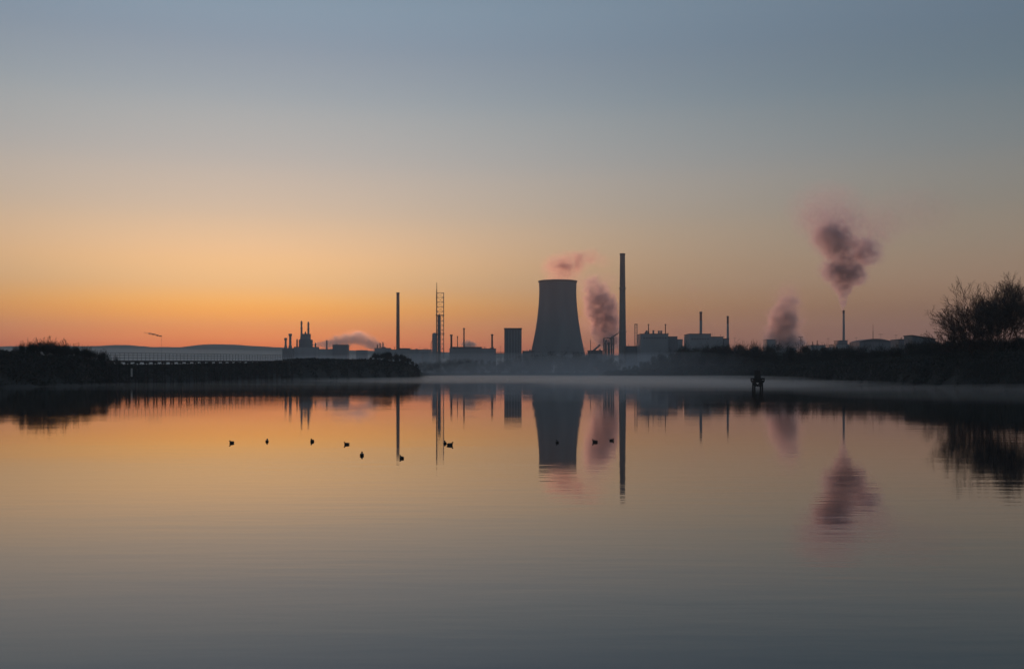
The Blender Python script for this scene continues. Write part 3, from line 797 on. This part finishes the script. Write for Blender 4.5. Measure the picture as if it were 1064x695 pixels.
# --- thin flare stack near the hills
t = Thing('flare_stack', 'hair thin flare stack standing alone before the hills', 'chimney', 168, 900)
t.part('shaft', MB().cyl(0,0,-1,t.Z(349.6),.10,.07,8), 'steel'); t.part('tip', MB().cyl(0,0,t.Z(349.6),t.Z(348.6),.2,.17,8), 'rust')

# ------------------------------------------------------------------ smoke and steam
def plume(label, puffs, D, dens, col=(.80,.74,.78), nscale=.05, warp=9, aniso=.72, lo=.33, hi=.58, step=.35, edge=1.0, bil_k=.9, soft=.32):
    """puffs: (px, y, rx px, ry px, strength[, depth radius px]); one closed mesh round them, density falling off inside it"""
    bx, by = puffs[0][0], puffs[0][1]
    base = at(bx, D, by)
    import bmesh
    bm = bmesh.new(); P = []
    for pf in puffs:
        px, y, rx, ry, a = pf[:5]; k = D/F
        c = at(px, D, y)-base; c.y += (pf[5] if len(pf) > 5 else 0)*k
        rx, ry = rx*k, ry*k; P.append((c, rx, ry, a))
        r = bmesh.ops.create_icosphere(bm, subdivisions=3, radius=1)
        for v in r['verts']:
            q = Vector((v.co.x*rx, v.co.y*(rx+ry)*.5, v.co.z*ry))*1.0
            nn = 1+.12*mnoise.noise(v.co*2.1+c*.03)
            v.co = c+q*nn
    me = bpy.data.meshes.new('smoke_hull'); bm.to_mesh(me); bm.free()
    tmp = bpy.data.objects.new('smoke_plume', me); COL.objects.link(tmp)
    md = tmp.modifiers.new('union', 'REMESH'); md.mode = 'VOXEL'; md.voxel_size = max(.4, min(min(p[1], p[2]) for p in P)*.28)
    bpy.context.view_layer.update()
    me2 = bpy.data.meshes.new_from_object(tmp.evaluated_get(bpy.context.evaluated_depsgraph_get()))
    tmp.modifiers.clear(); tmp.data = me2; bpy.data.meshes.remove(me)
    tmp.location = base
    m = bpy.data.materials.new('smoke'); m.use_nodes = True; nt = m.node_tree; L = nt.links.new; N = nt.nodes.new
    for n in list(nt.nodes): nt.nodes.remove(n)
    out = N('ShaderNodeOutputMaterial'); pv = N('ShaderNodeVolumePrincipled'); L(pv.outputs[0], out.inputs['Volume'])
    pv.inputs['Color'].default_value = (*col, 1); pv.inputs['Anisotropy'].default_value = aniso
    tc = N('ShaderNodeTexCoord')
    def mth(op, a, b=None):
        n = N('ShaderNodeMath'); n.operation = op
        for i, q in enumerate((a, b)):
            if q is None: continue
            if hasattr(q, 'node'): L(q, n.inputs[i])
            else: n.inputs[i].default_value = q
        return n.outputs[0]
    def vm(op, a, b):
        n = N('ShaderNodeVectorMath'); n.operation = op
        for i, q in enumerate((a, b)):
            if hasattr(q, 'node'): L(q, n.inputs[i])
            else: n.inputs[i].default_value = q
        return n
    nz = N('ShaderNodeTexNoise'); nz.inputs['Scale'].default_value = nscale; nz.inputs['Detail'].default_value = 6; nz.inputs['Roughness'].default_value = .55
    off = vm('ADD', tc.outputs['Object'], (bx*1.37, by*.77, 3)); L(off.outputs[0], nz.inputs['Vector'])
    wv = vm('MULTIPLY', vm('SUBTRACT', nz.outputs['Color'], (.5,.5,.5)).outputs[0], (warp*2,)*3)
    pos = vm('ADD', tc.outputs['Object'], wv.outputs[0]).outputs[0]
    tot = None
    for c, rx, ry, a in P:
        d = vm('MULTIPLY', vm('SUBTRACT', pos, tuple(c)).outputs[0], (1/rx, 2/(rx+ry), 1/ry))
        ln = N('ShaderNodeVectorMath'); ln.operation = 'LENGTH'; L(d.outputs[0], ln.inputs[0])
        mr = N('ShaderNodeMapRange'); mr.interpolation_type = 'SMOOTHSTEP'
        mr.inputs['From Min'].default_value = edge; mr.inputs['From Max'].default_value = .35; mr.inputs['To Min'].default_value = 0; mr.inputs['To Max'].default_value = a
        L(ln.outputs['Value'], mr.inputs[0])
        tot = mr.outputs[0] if tot is None else mth('ADD', tot, mr.outputs[0])
    n2 = N('ShaderNodeTexNoise'); n2.inputs['Scale'].default_value = nscale*1.8; n2.inputs['Detail'].default_value = 6; L(pos, n2.inputs['Vector'])
    mr = N('ShaderNodeMapRange'); mr.interpolation_type = 'SMOOTHSTEP'
    mr.inputs['From Min'].default_value = lo; mr.inputs['From Max'].default_value = hi; mr.inputs['To Min'].default_value = 1.0; mr.inputs['To Max'].default_value = 0.0
    L(n2.outputs[0], mr.inputs[0])
    vo = N('ShaderNodeTexVoronoi'); vo.inputs['Scale'].default_value = nscale*1.9; L(pos, vo.inputs['Vector'])
    v2 = N('ShaderNodeTexVoronoi'); v2.inputs['Scale'].default_value = nscale*4.2; L(pos, v2.inputs['Vector'])
    bil = mth('ADD', mth('MULTIPLY', vo.outputs['Distance'], .75), mth('MULTIPLY', v2.outputs['Distance'], .38))
    worn = mth('MAXIMUM', mth('SUBTRACT', mth('MINIMUM', tot, 1.15), mth('ADD', mth('MULTIPLY', bil, bil_k), mth('MULTIPLY', mr.outputs[0], .22))), 0.0)   # billows eaten out of the edge of each puff
    L(mth('MULTIPLY', mth('ADD', mth('MULTIPLY', mth('MULTIPLY', tot, soft), mth('SUBTRACT', 1.15, mth('MULTIPLY', mr.outputs[0], .9))), mth('MULTIPLY', worn, 1.5)), dens*3.0), pv.inputs['Density'])
    me2.materials.clear(); me2.materials.append(m)
    m.cycles.volume_step_rate = step
    tag(tmp, label, 'smoke')
    return tmp

plume('large dark billowing plume pouring from the slim steaming chimney, pink at its top',
  [(876.6, 320.8, 2.6, 3.2, 2.46), (876.4, 316, 4.6, 5.9, 2.24), (876, 311, 6.1, 7.6, 1.46), (876, 303, 10.9, 10.9, 1.34), (875.5, 294, 16.0, 14.6, 1.29), (870, 285, 19.1, 15.7, 1.23), (862, 281, 17.9, 14.6, 0.9), (882, 284, 17.9, 14.6, 1.12), (891, 286, 18.6, 15.1, 1.4, 6), (875, 274, 20.4, 15.7, 0.9), (888, 271, 19.1, 15.7, 0.56), (866, 264, 19.1, 15.7, 0.67), (878, 262, 20.4, 15.7, 0.56), (861, 250, 26.8, 21.7, 1.12, -5), (874, 250, 20.4, 16.9, 0.56), (884, 256, 17.9, 14.6, 0.36), (904, 264, 23.0, 19.4, 0.9, 8), (895, 257, 23.0, 18.1, 0.4), (909, 250, 24.2, 20.6, 0.22), (859, 233, 42.1, 27.8, 0.323), (861, 218, 53.6, 35.1, 0.228), (884, 240, 38.3, 26.7, 0.19), (908, 236, 40.8, 27.8, 0.171), (945, 221, 70.2, 33.8, 0.067)], 1161, .030, col=(.92,.86,.92), nscale=.075, warp=6, lo=.38, hi=.60, step=.22, bil_k=.98, soft=.62)
plume('dark leaning smoke cloud rising between the cooling tower and the tall chimney',
  [(631, 357, 20.7, 10.8, 0.8), (631, 348, 23.0, 14.0, 0.9), (630, 338, 25.3, 15.1, 1.0), (628, 327, 26.4, 16.2, 1.0), (626, 316, 25.3, 16.2, 0.9), (621, 306, 24.1, 15.1, 0.7), (617, 297, 24.1, 14.0, 0.45), (609, 291, 19.5, 11.9, 0.3), (629, 291, 20.7, 11.9, 0.24), (612, 338, 17.2, 23.8, 0.34), (612, 318, 17.2, 19.4, 0.34)], 1250, .038, col=(.88,.81,.86), nscale=.06, warp=7, lo=.35, hi=.6)
plume('faint salmon wisp of vapour lifting off the cooling tower mouth',
  [(580, 289.5, 22.0, 6.6, 0.35), (585, 280, 28.6, 14.3, 0.41), (595, 272, 26.4, 14.3, 0.46), (609, 267, 20.9, 11.0, 0.33), (576, 275, 19.8, 13.2, 0.25), (624, 271, 17.6, 9.9, 0.12)], 1200, .034, col=(.97,.80,.78), soft=.8, nscale=.045, warp=9, lo=.3, hi=.6)
plume('broad grey steam cloud with a pink top, rising from the squat block',
  [(815, 360, 30.8, 10.3, 1.2), (815, 353, 29.4, 12.6, 1.2), (812, 344, 25.2, 13.8, 1.1), (816, 336, 23.8, 13.8, 1.0), (813, 327, 22.4, 13.8, 0.9), (818, 318, 22.4, 14.9, 0.65), (820, 308, 19.6, 13.8, 0.42), (822, 299, 18.2, 11.5, 0.22), (810, 307, 18.2, 12.6, 0.14), (829, 329, 16.8, 14.9, 0.24)], 1190, .029, col=(.93,.86,.88), nscale=.055, warp=8, lo=.34, hi=.6, soft=.5, bil_k=.75)
plume('low pale smoke trail drifting flat over the far sheds beside the refinery',
  [(391, 359, 13.2, 6.9, 1.2), (384, 355, 14.3, 9.2, 1.2), (376, 352, 15.4, 10.3, 1.1), (367, 351, 16.5, 10.9, 1), (357, 354, 17.6, 10.3, 0.9), (347, 356, 16.5, 9.2, 0.8), (337, 358, 14.3, 8.0, 0.6), (330, 360, 12.1, 6.9, 0.4)], 1720, .022, col=(.93,.91,.93), nscale=.038, warp=8, lo=.28, hi=.6, soft=.25, bil_k=1.1)
plume('barely visible reddish haze of smoke above the two coloured chimney',
  [(728,321,4,5,.35),(726,312,8,8,.28),(722,303,10,10,.22),(716,294,11,10,.14)], 1075, .03, nscale=.05, warp=6)
plume('small white steam puff over the roof of the low hall with stacks',
  [(486,359.5,8,4,1),(487,356.5,8,4.5,.9),(492,357.5,8,4,.7),(481,357,7,4,.6)], 1335, .07, col=(.9,.9,.9), nscale=.06, warp=4)
plume('thin dark smoke streak blown sideways from the hair thin flare stack',
  [(166.6,349.1,1.8,1.0,1.8),(163.6,348.4,2.5,1.1,1.8),(160,347.4,3.0,1.2,1.4),(156,346.5,3.2,1.2,.7),(151.5,345.9,3.6,1.2,.25)], 900, .55, col=(.3,.28,.3), nscale=.12, warp=1.0)

# ------------------------------------------------------------------ air: river mist and haze
def vol_mat(name, col, dens, aniso=0.0):
    m = bpy.data.materials.new(name); m.use_nodes = True; nt = m.node_tree
    for n in list(nt.nodes): nt.nodes.remove(n)
    out = nt.nodes.new('ShaderNodeOutputMaterial'); pv = nt.nodes.new('ShaderNodeVolumePrincipled')
    pv.inputs['Color'].default_value = (*col, 1); pv.inputs['Density'].default_value = dens; pv.inputs['Anisotropy'].default_value = aniso
    nt.links.new(pv.outputs[0], out.inputs['Volume'])
    return m
mist_m = vol_mat('river_mist', (.94,.93,.93), .0040, .6)
mid_m = vol_mat('mid_river_mist', (.95,.93,.92), .0032, .72)
thin_m = vol_mat('thin_river_mist', (.94,.93,.93), .0016, .6)
def mist(label, x, y, rx, ry, rz, m=mist_m):
    import bmesh
    bm = bmesh.new(); bmesh.ops.create_icosphere(bm, subdivisions=4, radius=1)
    for v in bm.verts: v.co = Vector((v.co.x*rx, v.co.y*ry, v.co.z*rz))
    me = bpy.data.meshes.new('mist'); bm.to_mesh(me); bm.free(); me.materials.append(m)
    me.polygons.foreach_set('use_smooth', [True]*len(me.polygons))
    o = bpy.data.objects.new('mist', me); COL.objects.link(o); o.location = (x, y, .02)
    return tag(o, label, 'mist', kind='stuff')
mist('pale mist lying on the water below the big bare trees', 112, 172, 64, 26, 1.7)
mist('wisp of mist lying behind the navigation beacon', 66, 278, 62, 62, 1.5)
mist('thin mist along the receding bank', 82, 430, 80, 150, 2.3)
mist('mist lying in mid river off the far shore', 25, 640, 170, 300, 1.6, mid_m)
mist('thin mist off the bushy embankment end', -70, 420, 75, 110, 1.4, thin_m)
mist('faint wisp of mist in front of the jetty', -95, 250, 70, 26, .9, thin_m)
low_m = vol_mat('low_ground_mist', (.95,.93,.90), .0008, .4)
mist('low ground mist lying before the wooded hills', -1150, 3000, 1150, 1000, 74, low_m)
mist('thin ground mist behind the works', 300, 2500, 2000, 800, 40, low_m)
work_m = vol_mat('works_mist', (.88,.91,.95), .0012, .2)
mist('low mist drifting round the feet of the works', -10, 1090, 400, 230, 25, work_m)
near_m = vol_mat('bank_mist', (.86,.91,.97), .0011, .2)
mist('bluish mist hanging over the receding bank before the works', 105, 690, 170, 270, 17, near_m)
mist('low mist before the refinery columns', -360, 1540, 330, 130, 32, work_m)

haze_m = vol_mat('haze_air', (.83,.865,.90), HAZE_DENSITY, .3)
tag(MB().box(-HAZE_R, HAZE_R, -HAZE_R, HAZE_R, -4, 262).build('haze', haze_m), kind='stuff')

# ------------------------------------------------------------------ camera and render
cam = bpy.data.cameras.new('camera'); co = bpy.data.objects.new('camera', cam); COL.objects.link(co)
co.location = (0, 0, CAMH); co.rotation_euler = (math.pi/2, 0, 0)
cam.lens = 35; cam.sensor_width = 36; cam.shift_y = (HY-347.5)/1064
cam.clip_start = .2; cam.clip_end = 20000
SC.camera = co
SC.view_settings.view_transform = 'Standard'; SC.view_settings.look = 'None'
SC.view_settings.exposure = 0; SC.view_settings.gamma = 1; SC.view_settings.use_curve_mapping = False
cy = SC.cycles
cy.max_bounces = 6; cy.diffuse_bounces = 2; cy.glossy_bounces = 3; cy.transmission_bounces = 2; cy.volume_bounces = 2; cy.transparent_max_bounces = 8
cy.volume_max_steps = 256
cy.use_denoising = True
cy.use_adaptive_sampling = True; cy.adaptive_threshold = .01
cy.sample_clamp_indirect = 4
